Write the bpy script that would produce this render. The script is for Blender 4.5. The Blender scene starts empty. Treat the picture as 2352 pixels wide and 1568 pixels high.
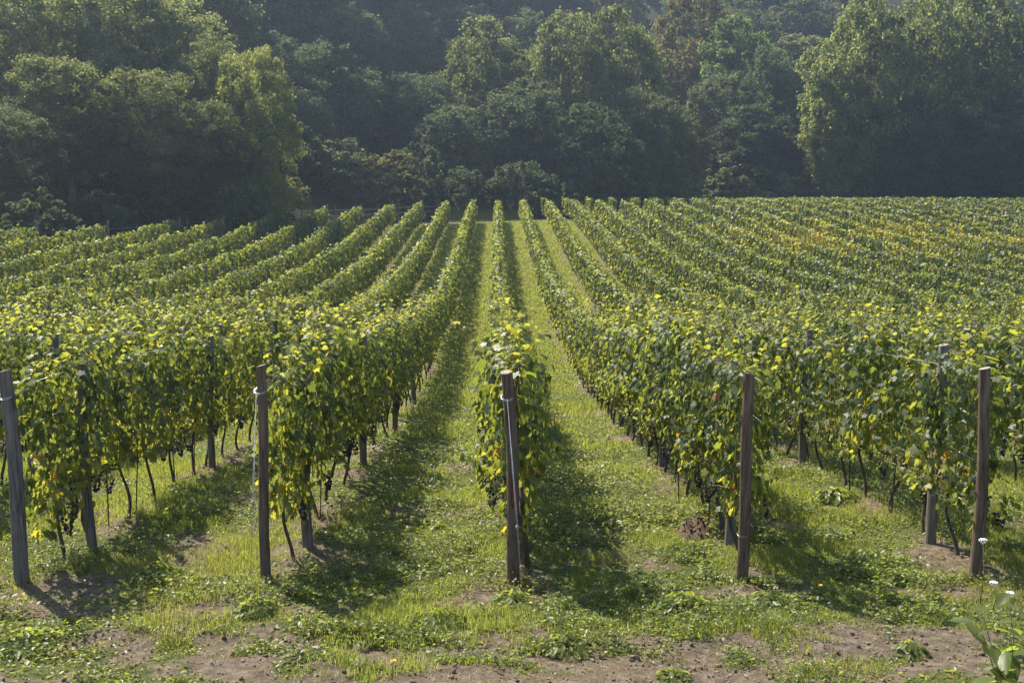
import bpy, math, random
import numpy as np
from mathutils import Vector, Euler

R = math.radians
SUN_EL, SUN_AZ = 51.0, -41.0          # azimuth from +Y, negative = to the left of the view
scene = bpy.context.scene
COL = scene.collection

# ------------------------------------------------------------------ camera
cam_d = bpy.data.cameras.new("camera")
cam = bpy.data.objects.new("camera", cam_d)
COL.objects.link(cam)
cam.location = (0, 0, 0)
cam.rotation_euler = (R(90 - 6.9), 0, -math.atan(36 / 2546))
cam_d.sensor_width = 36
cam_d.lens = 36 * 2546 / 2352
cam_d.clip_start = 0.05
cam_d.clip_end = 2000
scene.camera = cam

# ------------------------------------------------------------------ world + sun
w = bpy.data.worlds.new("World")
scene.world = w
w.use_nodes = True
nt = w.node_tree
bg = nt.nodes["Background"]
sky = nt.nodes.new("ShaderNodeTexSky")
sky.sky_type = 'NISHITA'
sky.sun_disc = False
sky.sun_elevation = R(SUN_EL)
sky.sun_rotation = R(SUN_AZ)
nt.links.new(sky.outputs[0], bg.inputs[0])
bg.inputs[1].default_value = 0.112
sd = bpy.data.lights.new("sun", 'SUN')
sd.energy = 5.0
sd.angle = R(0.53)
sd.color = (1.0, 0.92, 0.77)
sun = bpy.data.objects.new("sun", sd)
COL.objects.link(sun)
sun.location = (-40, 80, 60)
to_sun = Vector((math.sin(R(SUN_AZ)) * math.cos(R(SUN_EL)), math.cos(R(SUN_AZ)) * math.cos(R(SUN_EL)), math.sin(R(SUN_EL))))
sun.rotation_euler = to_sun.to_track_quat('Z', 'Y').to_euler()

scene.view_settings.view_transform = 'Standard'
scene.view_settings.look = 'None'
scene.view_settings.gamma = 1
scene.view_settings.exposure = 1.05
cy = scene.cycles
cy.max_bounces = 6
cy.diffuse_bounces = 3
cy.glossy_bounces = 2
cy.transmission_bounces = 4
cy.transparent_max_bounces = 4
cy.volume_bounces = 0
cy.caustics_reflective = False
cy.caustics_refractive = False
cy.use_denoising = True

rng = np.random.default_rng(11)
random.seed(11)

# ------------------------------------------------------------------ helpers
def link(o, parent=None):
    COL.objects.link(o)
    if parent is not None:
        o.parent = parent
    return o

def tag(o, label=None, cat=None, group=None, kind=None):
    if label: o['label'] = label
    if cat: o['category'] = cat
    if group: o['group'] = group
    if kind: o['kind'] = kind
    return o

def empty(name, loc, rz=0.0, sc=1.0):
    o = bpy.data.objects.new(name, None)
    o.empty_display_size = 0.2
    o.location = loc
    o.rotation_euler = (0, 0, rz)
    o.scale = (sc, sc, sc)
    COL.objects.link(o)
    return o

def mesh_np(name, V, F, mat=None, tint=None, smooth=False):
    """V (n,3); F (m,k) all faces with k corners, or a list of such arrays."""
    Fs = F if isinstance(F, list) else [F]
    Fs = [np.asarray(f, np.int32) for f in Fs if len(f)]
    me = bpy.data.meshes.new(name)
    V = np.asarray(V, np.float32)
    me.vertices.add(len(V))
    me.vertices.foreach_set("co", V.ravel())
    loops = np.concatenate([f.ravel() for f in Fs])
    sizes = np.concatenate([np.full(len(f), f.shape[1], np.int32) for f in Fs])
    starts = np.concatenate([[0], np.cumsum(sizes)[:-1]]).astype(np.int32)
    me.loops.add(len(loops))
    me.loops.foreach_set("vertex_index", loops)
    me.polygons.add(len(sizes))
    me.polygons.foreach_set("loop_start", starts)
    try:
        me.polygons.foreach_set("loop_total", sizes)
    except Exception:
        pass
    if smooth:
        me.polygons.foreach_set("use_smooth", np.ones(len(sizes), bool))
    me.update(calc_edges=True)
    if tint is not None:
        a = me.attributes.new("tint", 'FLOAT', 'POINT')
        a.data.foreach_set("value", np.asarray(tint, np.float32))
    if mat: me.materials.append(mat)
    return me

def ob(name, me, parent=None, loc=(0, 0, 0), rot=(0, 0, 0), sc=(1, 1, 1)):
    o = bpy.data.objects.new(name, me)
    o.location = loc; o.rotation_euler = rot; o.scale = sc
    return link(o, parent)

def sstep(a, b, x):
    t = np.clip((np.asarray(x, float) - a) / (b - a), 0, 1)
    return t * t * (3 - 2 * t)

def vnoise(x, y, seed=0):
    """smooth value noise, 0..1"""
    x = np.asarray(x, float); y = np.asarray(y, float)
    xi = np.floor(x).astype(np.int64); yi = np.floor(y).astype(np.int64)
    fx = x - xi; fy = y - yi
    fx = fx * fx * (3 - 2 * fx); fy = fy * fy * (3 - 2 * fy)
    def h(a, b):
        n = (a * 374761393 + b * 668265263 + seed * 144665) & 0x7fffffff
        n = ((n ^ (n >> 13)) * 1274126177) & 0x7fffffff
        return ((n ^ (n >> 16)) & 0xffff) / 65535.0
    return (h(xi, yi) * (1 - fx) + h(xi + 1, yi) * fx) * (1 - fy) + (h(xi, yi + 1) * (1 - fx) + h(xi + 1, yi + 1) * fx) * fy

def fbm(x, y, seed=0, o=4):
    s = 0; a = 0.5; f = 1.0; t = 0
    for k in range(o):
        s = s + a * vnoise(np.asarray(x) * f, np.asarray(y) * f, seed + 17 * k); t += a
        a *= 0.5; f *= 2.03
    return s / t

def tube(pts, rad, n=6, cap=True):
    """tube along a polyline -> V, [quads, caps]"""
    pts = np.asarray(pts, float); m = len(pts)
    rad = np.broadcast_to(np.asarray(rad, float), (m,))
    tan = np.gradient(pts, axis=0)
    tan /= np.linalg.norm(tan, axis=1)[:, None] + 1e-9
    ref = np.array([0.31, 0.95, 0.05]) if abs(tan[0, 2]) > 0.6 else np.array([0, 0, 1.0])
    A = np.cross(tan, ref); A /= np.linalg.norm(A, axis=1)[:, None] + 1e-9
    B = np.cross(tan, A)
    an = np.arange(n) * 2 * np.pi / n
    V = (pts[:, None] + rad[:, None, None] * (np.cos(an)[None, :, None] * A[:, None] + np.sin(an)[None, :, None] * B[:, None])).reshape(-1, 3)
    i = np.arange(m - 1)[:, None] * n; j = np.arange(n)[None]; k = (j + 1) % n
    Q = np.stack([i + j, i + k, i + n + k, i + n + j], -1).reshape(-1, 4)
    Fs = [Q]
    if cap:
        Fs.append(np.array([list(range(n - 1, -1, -1)), list(range((m - 1) * n, m * n))]))
    return V, Fs

def merge(parts):
    """parts: list of (V, [F...]) -> V, [F by corner count]"""
    Vs = []; by = {}; off = 0
    for V, Fs in parts:
        for f in Fs:
            f = np.asarray(f)
            if len(f): by.setdefault(f.shape[1], []).append(f + off)
        Vs.append(V); off += len(V)
    return np.concatenate(Vs), [np.concatenate(v) for v in by.values()]

def frames(nrm, roll_dir):
    """orthonormal frames: columns u (side), v (tip direction), n"""
    n = nrm / (np.linalg.norm(nrm, axis=1)[:, None] + 1e-9)
    v = roll_dir - (roll_dir * n).sum(1)[:, None] * n
    v /= np.linalg.norm(v, axis=1)[:, None] + 1e-9
    return np.cross(v, n), v, n

def scatter_leaf(shapeV, shapeF, P, U, Vd, N, size, tint, curl=None):
    """copies of a small leaf shape (k,3) at P with frames -> V,F,tint"""
    m = len(P); k = len(shapeV)
    s = np.asarray(size)[:, None, None]
    if curl is not None: N = N * np.asarray(curl)[:, None]
    V = P[:, None] + s * (shapeV[None, :, 0:1] * U[:, None] + shapeV[None, :, 1:2] * Vd[:, None] + shapeV[None, :, 2:3] * N[:, None])
    F = (np.arange(m)[:, None, None] * k + shapeF[None]).reshape(-1, shapeF.shape[1])
    return V.reshape(-1, 3), F, np.repeat(np.asarray(tint), k)

# pixel of the 2352-wide view -> ground plane direction (used only to work out world positions)
F_PX = 2546.0; PIT = R(6.9); YAW = math.atan(36 / 2546)
def ray(px, py):
    u = (px - 1176) / F_PX; v = (784 - py) / F_PX
    Y = math.cos(PIT) + v * math.sin(PIT); Z = -math.sin(PIT) + v * math.cos(PIT)
    X = u * math.cos(YAW) + Y * math.sin(YAW); Y2 = -u * math.sin(YAW) + Y * math.cos(YAW)
    return X / Y2, Z / Y2

# ------------------------------------------------------------------ terrain
ROW0, ROWS = 0.17, 2.28
_ky = np.array([-60, -1, 1.5, 5.2, 7, 8.5, 10.3, 15, 20, 30, 40, 55, 70, 85, 100, 112, 130, 400.])
_kz = np.array([-1.7, -1.7, -1.75, -3.4, -3.52, -3.52, -3.58, -3.78, -4.3, -5.05, -5.2, -4.75, -3.8, -2.5, -1.4, -1.15, -1.0, -1.0])
_ty = np.arange(-60, 400, 0.5)
_tz = np.interp(_ty, _ky, _kz)
_far = np.convolve(np.pad(_tz, 12, 'edge'), np.ones(25) / 25, 'valid')
_near = np.convolve(np.pad(_tz, 1, 'edge'), np.ones(3) / 3, 'valid')
_wt = sstep(11, 22, _ty)
_tz = _near * (1 - _wt) + _far * _wt
_bx = np.array([-160, -80, -40, -30, -22.6, -15.8, -11.2, -6.7, -2, 2.5, 9, 60, 160.])
_by = np.array([0, 20, 40, 51, 65, 85, 93, 99, 101, 104, 128, 132, 132.])
def field_end(x):
    return np.interp(x, _bx, _by)
def ground(x, y, micro=True):
    x = np.asarray(x, float); y = np.asarray(y, float)
    z = np.interp(y, _ty, _tz)
    z = z + np.clip((-11 - x) / 12, 0, 2.2) * 1.15 * sstep(22, 55, y)
    t = np.clip(y - field_end(x) - 4.5, 0, None)
    z = z + 0.11 * t * t / (t + 4)
    tt = np.clip(t - np.interp(x, [-25, 12], [42, 24]), 0, None)
    z = z + .56 * tt * tt / (tt + 18)
    z = z + .5 * np.exp(-((x + 22) / 9) ** 2) * sstep(0, 9, t) * (1 - sstep(16, 30, t))
    z = z + sstep(2, 40, t) * 2.5 * (fbm(x / 17, y / 17, 5, 2) - .5)
    if micro:
        near = 1 - sstep(14, 30, y)
        z = z + near * (0.07 * (fbm(x * 1.3, y * 1.3, 3, 3) - .5) + 0.035 * (fbm(x * 7, y * 7, 9, 2) - .5))
        dr = np.abs((x - ROW0) / ROWS - np.round((x - ROW0) / ROWS)) * ROWS
        z = z + 0.05 * np.exp(-(dr / 0.3) ** 2) * sstep(10, 10.8, y) * (1 - sstep(60, 110, y))
        # wheel ruts of the track
        z = z - 0.05 * np.exp(-((y - 8.55 + 0.15 * np.sin(x * .7)) / 0.25) ** 2) - 0.05 * np.exp(-((y - 7.0) / 0.25) ** 2)
    return z
def gz(x, y):
    return float(ground(np.array([x]), np.array([y]))[0])

def soil_amount(x, y):
    """0 green .. 1 bare soil"""
    n = fbm(x * .9 + 31, y * .9, 21, 4)
    dr = np.abs((x - ROW0) / ROWS - np.round((x - ROW0) / ROWS)) * ROWS
    strip = np.exp(-(dr / 0.30) ** 2) * sstep(10.0, 10.6, y) * (y < field_end(x))
    track = (1 - sstep(8.75, 9.25, y + 0.55 * (fbm(x * .8, y * .5, 8, 3) - .5) + .02 * x)) * sstep(4.6, 5.4, y)
    tw = np.exp(-((y - 9.75 - .25 * np.sin(x * .5)) / .16) ** 2) * .6
    mid = fbm(x * 3.1 + 5, y * 4.3, 63, 3)
    n = n * (1 - .45 * track) + .5 * .45 * track
    s = 0.10 + (mid - .5) * (.5 + 1.9 * track) * (1 - sstep(14, 25, y)) + strip * .46 + track * .62 + tw * .8 + (n - .5) * 2.3 * (1 - .45 * sstep(13, 30, y))
    s = s + .16 * sstep(8.8, 9.2, y) * (1 - sstep(9.9, 10.4, y))
    end = sstep(-1.0, .5, y - field_end(x)) * (1 - sstep(3.5, 5.5, y - field_end(x)))
    return np.clip(s + end * .45 * (1 - sstep(-6, 0, x)), 0, 1)

# ------------------------------------------------------------------ materials
def new_mat(name):
    m = bpy.data.materials.new(name); m.use_nodes = True
    t = m.node_tree; t.nodes.clear()
    out = t.nodes.new("ShaderNodeOutputMaterial")
    return m, t, out

def ramp(t, stops):
    n = t.nodes.new("ShaderNodeValToRGB")
    e = n.color_ramp.elements
    e[0].position, e[0].color = stops[0][0], (*stops[0][1], 1)
    e[1].position, e[1].color = stops[-1][0], (*stops[-1][1], 1)
    for p, c in stops[1:-1]:
        k = e.new(p); k.color = (*c, 1)
    return n

def leaf_mat(name, refl, trans, rough=0.4, mix=0.45, spec=0.5, use_color=False, gain=1.0):
    m, t, out = new_mat(name)
    at = t.nodes.new("ShaderNodeAttribute"); at.attribute_name = "tint"
    r1 = ramp(t, refl); r2 = ramp(t, trans)
    t.links.new(at.outputs["Fac"], r1.inputs[0]); t.links.new(at.outputs["Fac"], r2.inputs[0])
    c1, c2 = r1.outputs[0], r2.outputs[0]
    if use_color:
        oi = t.nodes.new("ShaderNodeObjectInfo")
        for k in (0, 1):
            mx = t.nodes.new("ShaderNodeMix"); mx.data_type = 'RGBA'; mx.blend_type = 'MULTIPLY'
            mx.inputs[0].default_value = 1.0
            t.links.new((c1, c2)[k], mx.inputs[6]); t.links.new(oi.outputs["Color"], mx.inputs[7])
            if k == 0: c1n = mx.outputs[2]
            else: c2n = mx.outputs[2]
        c1, c2 = c1n, c2n
    p = t.nodes.new("ShaderNodeBsdfPrincipled")
    p.inputs["Roughness"].default_value = rough
    p.inputs["Specular IOR Level"].default_value = spec
    t.links.new(c1, p.inputs["Base Color"])
    tr = t.nodes.new("ShaderNodeBsdfTranslucent")
    t.links.new(c2, tr.inputs[0])
    mx = t.nodes.new("ShaderNodeMixShader"); mx.inputs[0].default_value = mix
    t.links.new(p.outputs[0], mx.inputs[1]); t.links.new(tr.outputs[0], mx.inputs[2])
    t.links.new(mx.outputs[0], out.inputs[0])
    return m

VINE_R = [(0, (.024, .045, .019)), (.35, (.050, .082, .028)), (.62, (.098, .130, .040)), (.80, (.23, .22, .03)), (.92, (.30, .17, .03)), (1.0, (.30, .045, .02))]
VINE_T = [(0, (.15, .185, .026)), (.35, (.33, .37, .044)), (.62, (.54, .545, .072)), (.80, (.62, .56, .05)), (.92, (.65, .36, .04)), (1.0, (.55, .07, .02))]
M_vine = leaf_mat("vine_leaf", VINE_R, VINE_T, rough=.48, mix=.52, spec=.50)
M_tree = leaf_mat("tree_leaf", [(0, (.042, .060, .030)), (.5, (.080, .102, .044)), (1, (.13, .145, .065))],
                  [(0, (.10, .14, .045)), (.5, (.20, .24, .075)), (1, (.33, .35, .12))], rough=.6, mix=.54, spec=.14, use_color=True)
M_grass = leaf_mat("grass_blade", [(0, (.095, .122, .03)), (.55, (.205, .225, .065)), (.8, (.18, .17, .06)), (1, (.28, .22, .12))],
                   [(0, (.33, .42, .05)), (.55, (.57, .62, .11)), (.8, (.42, .42, .08)), (1, (.45, .36, .18))], rough=.5, mix=.48, spec=.25)
M_shade_broom = leaf_mat("shaded_broom_blade", [(0, (.035, .05, .02)), (.5, (.06, .075, .03)), (1, (.20, .15, .10))], [(0, (.04, .06, .015)), (.5, (.08, .1, .02)), (1, (.16, .12, .07))], rough=.7, mix=.35, spec=.1)  # greens darkened to paint in the bank's shade; brown end is dry grass
M_weed = leaf_mat("weed_leaf", [(0, (.064, .094, .03)), (.5, (.145, .175, .055)), (.85, (.12, .14, .03)), (1, (.22, .10, .04))],
                  [(0, (.24, .32, .04)), (.5, (.47, .54, .085)), (.85, (.42, .42, .04)), (1, (.45, .2, .05))], rough=.42, mix=.47, spec=.42)

def wood_mat(name, c1, c2, c3=None, scale=1.0):
    m, t, out = new_mat(name)
    tc = t.nodes.new("ShaderNodeTexCoord")
    mp = t.nodes.new("ShaderNodeMapping"); mp.inputs[3].default_value = (38 * scale, 38 * scale, 2.2)
    t.links.new(tc.outputs["Object"], mp.inputs[0])
    n = t.nodes.new("ShaderNodeTexNoise"); n.inputs["Scale"].default_value = 1.0; n.inputs["Detail"].default_value = 6; n.inputs["Roughness"].default_value = .65
    t.links.new(mp.outputs[0], n.inputs[0])
    r = ramp(t, [(.28, c1), (.7, c2)])
    t.links.new(n.outputs[0], r.inputs[0])
    n2 = t.nodes.new("ShaderNodeTexNoise"); n2.inputs["Scale"].default_value = 5; n2.inputs["Detail"].default_value = 3
    t.links.new(tc.outputs["Object"], n2.inputs[0])
    r2 = ramp(t, [(.56, (0, 0, 0)), (.70, (1, 1, 1))]); t.links.new(n2.outputs[0], r2.inputs[0])
    mx = t.nodes.new("ShaderNodeMix"); mx.data_type = 'RGBA'
    t.links.new(r2.outputs[0], mx.inputs[0]); t.links.new(r.outputs[0], mx.inputs[6]); mx.inputs[7].default_value = (*(c3 or c1), 1)
    p = t.nodes.new("ShaderNodeBsdfPrincipled"); p.inputs["Roughness"].default_value = .85; p.inputs["Specular IOR Level"].default_value = .2
    mp2 = t.nodes.new("ShaderNodeMapping"); mp2.inputs[3].default_value = (30 * scale, 30 * scale, 1.1)
    t.links.new(tc.outputs["Object"], mp2.inputs[0])
    n3 = t.nodes.new("ShaderNodeTexNoise"); n3.inputs["Scale"].default_value = 1.0; n3.inputs["Detail"].default_value = 3
    t.links.new(mp2.outputs[0], n3.inputs[0])
    r3 = ramp(t, [(.545, (1, 1, 1)), (.58, (.28, .26, .25)), (.615, (1, 1, 1))]); t.links.new(n3.outputs[0], r3.inputs[0])
    mc = t.nodes.new("ShaderNodeMix"); mc.data_type = 'RGBA'; mc.blend_type = 'MULTIPLY'; mc.inputs[0].default_value = .9
    t.links.new(mx.outputs[2], mc.inputs[6]); t.links.new(r3.outputs[0], mc.inputs[7])
    t.links.new(mc.outputs[2], p.inputs["Base Color"])
    b = t.nodes.new("ShaderNodeBump"); b.inputs["Strength"].default_value = .8; b.inputs["Distance"].default_value = .006
    t.links.new(n.outputs[0], b.inputs["Height"]); t.links.new(b.outputs[0], p.inputs["Normal"])
    t.links.new(p.outputs[0], out.inputs[0])
    return m
M_post = wood_mat("weathered_post", (.050, .036, .026), (.22, .155, .110), (.15, .085, .05))
M_postgrey = wood_mat("grey_post", (.08, .07, .062), (.24, .21, .19), (.13, .11, .09))
M_cut = wood_mat("cut_wood", (.25, .20, .15), (.48, .41, .33), (.36, .29, .22), .5)
M_trunk = wood_mat("vine_bark", (.035, .026, .019), (.15, .115, .09), (.08, .062, .048))
M_bark = wood_mat("tree_bark", (.05, .042, .035), (.17, .15, .13), (.10, .09, .075), .05)
M_rust = wood_mat("rusty_wound", (.06, .025, .012), (.30, .10, .035), (.20, .07, .025))

def plain(name, c, rough=.5, metal=0., spec=.4):
    m, t, out = new_mat(name)
    p = t.nodes.new("ShaderNodeBsdfPrincipled")
    n = t.nodes.new("ShaderNodeTexNoise"); n.inputs["Scale"].default_value = 40
    hv = ramp(t, [(.3, tuple(x * .8 for x in c)), (.7, tuple(min(1, x * 1.15) for x in c))])
    t.links.new(n.outputs[0], hv.inputs[0]); t.links.new(hv.outputs[0], p.inputs["Base Color"])
    p.inputs["Roughness"].default_value = rough; p.inputs["Metallic"].default_value = metal
    p.inputs["Specular IOR Level"].default_value = spec
    t.links.new(p.outputs[0], out.inputs[0])
    return m
M_wire = plain("galvanised_wire", (.62, .63, .65), .35, .6)
M_grape = plain("grape_skin", (.012, .011, .026), .45)
M_yellow = plain("yellow_petal", (.75, .52, .02), .6)
M_white = plain("white_petal", (.78, .78, .74), .7)
M_stem = plain("green_stem", (.10, .15, .05), .6)
M_blue = plain("blue_tensioner", (.28, .31, .36), .5)
M_stone = plain("stone", (.34, .29, .25), .9)

# ground
def ground_mat():
    m, t, out = new_mat("vineyard_ground")
    at = t.nodes.new("ShaderNodeAttribute"); at.attribute_name = "tint"
    tc = t.nodes.new("ShaderNodeTexCoord")
    def noise(scale, det=5, rg=.6):
        n = t.nodes.new("ShaderNodeTexNoise"); n.inputs["Scale"].default_value = scale; n.inputs["Detail"].default_value = det; n.inputs["Roughness"].default_value = rg
        t.links.new(tc.outputs["Object"], n.inputs[0]); return n
    a = noise(9, 8, .7); b = noise(1.4, 4); c = noise(60, 4, .7)
    soil = ramp(t, [(.25, (.068, .050, .036)), (.5, (.158, .122, .090)), (.78, (.32, .262, .205))]); t.links.new(a.outputs[0], soil.inputs[0])
    grass = ramp(t, [(.3, (.045, .058, .018)), (.55, (.10, .115, .03)), (.8, (.17, .165, .06))]); t.links.new(a.outputs[0], grass.inputs[0])
    add = t.nodes.new("ShaderNodeMath"); add.operation = 'MULTIPLY_ADD'; add.inputs[1].default_value = .9
    sub = t.nodes.new("ShaderNodeMath"); sub.operation = 'SUBTRACT'; sub.inputs[1].default_value = .5
    t.links.new(a.outputs[0], sub.inputs[0]); t.links.new(sub.outputs[0], add.inputs[0]); t.links.new(at.outputs["Fac"], add.inputs[2])
    fr = ramp(t, [(.33, (0, 0, 0)), (.62, (1, 1, 1))]); t.links.new(add.outputs[0], fr.inputs[0])
    mx = t.nodes.new("ShaderNodeMix"); mx.data_type = 'RGBA'
    t.links.new(fr.outputs[0], mx.inputs[0]); t.links.new(grass.outputs[0], mx.inputs[6]); t.links.new(soil.outputs[0], mx.inputs[7])
    p = t.nodes.new("ShaderNodeBsdfPrincipled"); p.inputs["Roughness"].default_value = .95; p.inputs["Specular IOR Level"].default_value = .15
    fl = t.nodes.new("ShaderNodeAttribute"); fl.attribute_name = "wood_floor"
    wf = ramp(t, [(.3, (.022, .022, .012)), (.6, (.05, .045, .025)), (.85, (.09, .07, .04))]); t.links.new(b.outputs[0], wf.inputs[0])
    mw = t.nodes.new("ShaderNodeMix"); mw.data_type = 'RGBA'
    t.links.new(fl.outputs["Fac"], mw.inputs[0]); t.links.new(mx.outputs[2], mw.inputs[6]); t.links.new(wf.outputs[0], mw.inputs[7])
    t.links.new(mw.outputs[2], p.inputs["Base Color"])
    s2 = t.nodes.new("ShaderNodeMath"); s2.operation = 'MULTIPLY_ADD'; s2.inputs[1].default_value = .5
    t.links.new(c.outputs[0], s2.inputs[0]); t.links.new(a.outputs[0], s2.inputs[2])
    bp = t.nodes.new("ShaderNodeBump"); bp.inputs["Strength"].default_value = .9; bp.inputs["Distance"].default_value = .05
    t.links.new(s2.outputs[0], bp.inputs["Height"]); t.links.new(bp.outputs[0], p.inputs["Normal"])
    t.links.new(p.outputs[0], out.inputs[0])
    return m
M_ground = ground_mat()

# ------------------------------------------------------------------ the ground sheet
def graded(a, b, lo, hi, fine, grow):
    mid = list(np.arange(a, b, fine))
    s, x = fine, b
    up = []
    while x < hi:
        up.append(x); s = min(s * grow, 4.0); x += s
    up.append(hi)
    s, x = fine, a
    dn = []
    while x > lo:
        s = min(s * grow, 4.0); x -= s; dn.append(max(x, lo))
    return np.array(dn[::-1] + mid + up)
gx = graded(-7, 7, -170, 170, .085, 1.06)
gy = graded(6.2, 17, -20, 330, .085, 1.035)
GX, GY = np.meshgrid(gx, gy)
V = np.stack([GX.ravel(), GY.ravel(), ground(GX.ravel(), GY.ravel())], 1)
nx, ny = len(gx), len(gy)
ii = (np.arange(ny - 1)[:, None] * nx + np.arange(nx - 1)[None]).ravel()
Fq = np.stack([ii, ii + 1, ii + nx + 1, ii + nx], 1)
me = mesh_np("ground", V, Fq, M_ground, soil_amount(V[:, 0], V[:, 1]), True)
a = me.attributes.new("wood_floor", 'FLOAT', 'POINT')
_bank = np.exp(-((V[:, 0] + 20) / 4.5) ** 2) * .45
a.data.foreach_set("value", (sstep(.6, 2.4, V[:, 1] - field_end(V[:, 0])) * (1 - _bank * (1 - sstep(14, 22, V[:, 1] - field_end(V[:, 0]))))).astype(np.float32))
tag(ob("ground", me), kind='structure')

# ------------------------------------------------------------------ vine leaves
_h = [(0, 1.0), (13, .80), (24, .76), (37, .60), (50, .86), (62, .78), (76, .70), (92, .54), (112, .70), (135, .58), (160, .42), (176, .14)]
pts = [(math.sin(R(a)) * r, math.cos(R(a)) * r) for a, r in _h] + [(-math.sin(R(a)) * r, math.cos(R(a)) * r) for a, r in _h[:0:-1]]
def curl(p):
    x, y = p; r2 = x * x + y * y
    return (x, y, -.28 * r2 + .10 * abs(x) + .05 * math.sin(7 * x) * math.cos(5 * y))
LEAF_HI = np.array([(0, 0.02, .03)] + [curl(p) for p in pts], float); LEAF_HI[:, :2] *= .62; LEAF_HI[:, 2] *= .62
k = len(pts)
LEAF_HI_F = np.array([(0, 1 + i, 1 + (i + 1) % k) for i in range(k)])[:, ::-1]
LEAF_MID = np.array([(0, -.12, 0), (.46, -.22, -.08), (.50, .28, -.10), (0, .66, -.14), (-.50, .28, -.10), (-.46, -.22, -.08)], float)
LEAF_MID_F = np.array([(0, 1, 2, 3), (0, 3, 4, 5)])
LEAF_LO = np.array([(-.42, -.3, 0), (.42, -.3, .0), (.36, .45, -.12), (-.36, .45, -.12)], float)
LEAF_LO_F = np.array([(0, 1, 2, 3)])

def vine_leaves(n, length, r, thin=1.0, size=(.068, .132), top=2.03, fringe=.06, y0=None, seedn=0, bottom=.50):
    """positions / frames / tint of the leaves of one stretch of trained vine along Y, ground at z=0"""
    y = (r.random(n) - .5) * length if y0 is None else y0
    topy = top + .26 * (vnoise(y * 2.3 + seedn, y * 0 + seedn, 4) - .5) + .10 * (vnoise(y * 7 + seedn, y * 0, 14) - .5)
    boty = bottom + .42 * (vnoise(y * 3.1 + seedn * 3, y * 0 + 7, 6) - .3)
    q = r.random(n) ** .95
    z = boty + (topy - boty) * q
    hw = (.125 + .10 * np.sin(np.pi * np.clip((z - .35) / 1.75, 0, 1)) + .12 * (vnoise(y * 3 + seedn, z * 2.4, 8) - .5)) * thin
    side = np.where(r.random(n) < .5, -1., 1.)
    dep = 1 - .55 * r.random(n) ** 2.2
    strand = vnoise(y * 5.5 + seedn * 2.7, z * 1.25 + seedn, 19)
    hw = hw * (.50 + .95 * sstep(.15, .85, strand))
    x = side * hw * dep + r.normal(0, .025, n)
    fr = r.random(n) < fringe                                          # shoots that stick out of the wall
    x = np.where(fr, x + side * r.random(n) * .16, x)
    z = np.where(fr & (q > .86), z + r.random(n) * .20, z)
    topness = sstep(.86, 1.0, q)
    N = np.stack([side * (1 - .6 * topness), r.normal(0, .42, n), .42 + .9 * topness + 0 * z], 1) + r.normal(0, .34, (n, 3))
    D = np.stack([side * .35 + r.normal(0, .4, n), r.normal(0, .45, n), -1 + .3 * r.random(n)], 1)
    tint = np.clip(r.beta(2.0, 3.4, n) * .62 + .16 * topness + .24 * (1 - q) ** 3 + .16 * (vnoise(y * 1.7 + seedn * 5, z, 31) - .5), 0, .74)
    yl = r.random(n)
    tint = np.where(yl < .008 + .15 * (1 - q) ** 2.5, .70 + .12 * r.random(n), tint)
    tint = np.where(yl > 1 - .001 - .03 * (1 - q) ** 3 * (vnoise(y * 1.1 + seedn, z * 0, 95) > .5), .86 + .12 * r.random(n), tint)
    sz = (size[0] + (size[1] - size[0]) * r.random(n)) * (1 - .3 * topness * r.random(n))
    return np.stack([x, y, z], 1), *frames(N, D), sz, tint

def shoots(r, n=5, top=2.0):
    Ps, Ts = [], []
    tubes = []
    for k in range(n):
        y = (r.random() - .5) * .9; x = r.normal(0, .06)
        h = .12 + .30 * r.random()
        dx, dy = r.normal(0, .16), r.normal(0, .16)
        m = 5
        t = np.linspace(0, 1, m)
        c = np.stack([x + dx * t, y + dy * t, top - .15 + (h + .15) * t - .05 * t * t], 1)
        tubes.append(tube(c, .0045 - .003 * t, 4))
        for tt in (.35, .55, .72, .86, 1.0):
            Ps.append([x + dx * tt + r.normal(0, .03), y + dy * tt + r.normal(0, .03), top - .15 + (h + .15) * tt]); Ts.append(.50 + .22 * r.random())
    P = np.array(Ps); n = len(P)
    N = np.stack([r.normal(0, .6, n), r.normal(0, .6, n), .6 + r.random(n)], 1)
    D = np.stack([r.normal(0, 1, n), r.normal(0, 1, n), -.4 - r.random(n)], 1)
    return P, *frames(N, D), .05 + .05 * r.random(n), np.array(Ts), tubes

def foliage_mesh(seed, n, thin=1.0, bottom=.50, fringe=.06, top=2.03, nsh=5):
    r = np.random.default_rng(seed)
    P, U, D, N, S, T = vine_leaves(n, 1.12, r, thin, top=top, fringe=fringe, seedn=seed * 1.7, bottom=bottom)
    P2, U2, D2, N2, S2, T2, tb = shoots(r, nsh, top)
    V, F, TT = scatter_leaf(LEAF_HI, LEAF_HI_F, np.r_[P, P2], np.r_[U, U2], np.r_[D, D2], np.r_[N, N2], np.r_[S, S2], np.r_[T, T2], r.uniform(-.4, 2.6, len(P) + len(P2)))
    # canes inside the wall
    parts = [(V, [F])] + tb
    for k in range(7):
        y = (r.random() - .5) * 1.0; x0 = r.normal(0, .04)
        t = np.linspace(0, 1, 6)
        c = np.stack([x0 + .05 * np.sin(4 * t + k), y + .12 * (t - .5) * r.normal(), .62 + (top - .7) * t], 1)
        parts.append(tube(c, .005 - .002 * t, 4, False))
    V2, F2 = merge(parts)
    TT = np.r_[TT, np.full(len(V2) - len(TT), .80)]
    return mesh_np("vine_foliage", V2, F2, M_vine, TT)

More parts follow.
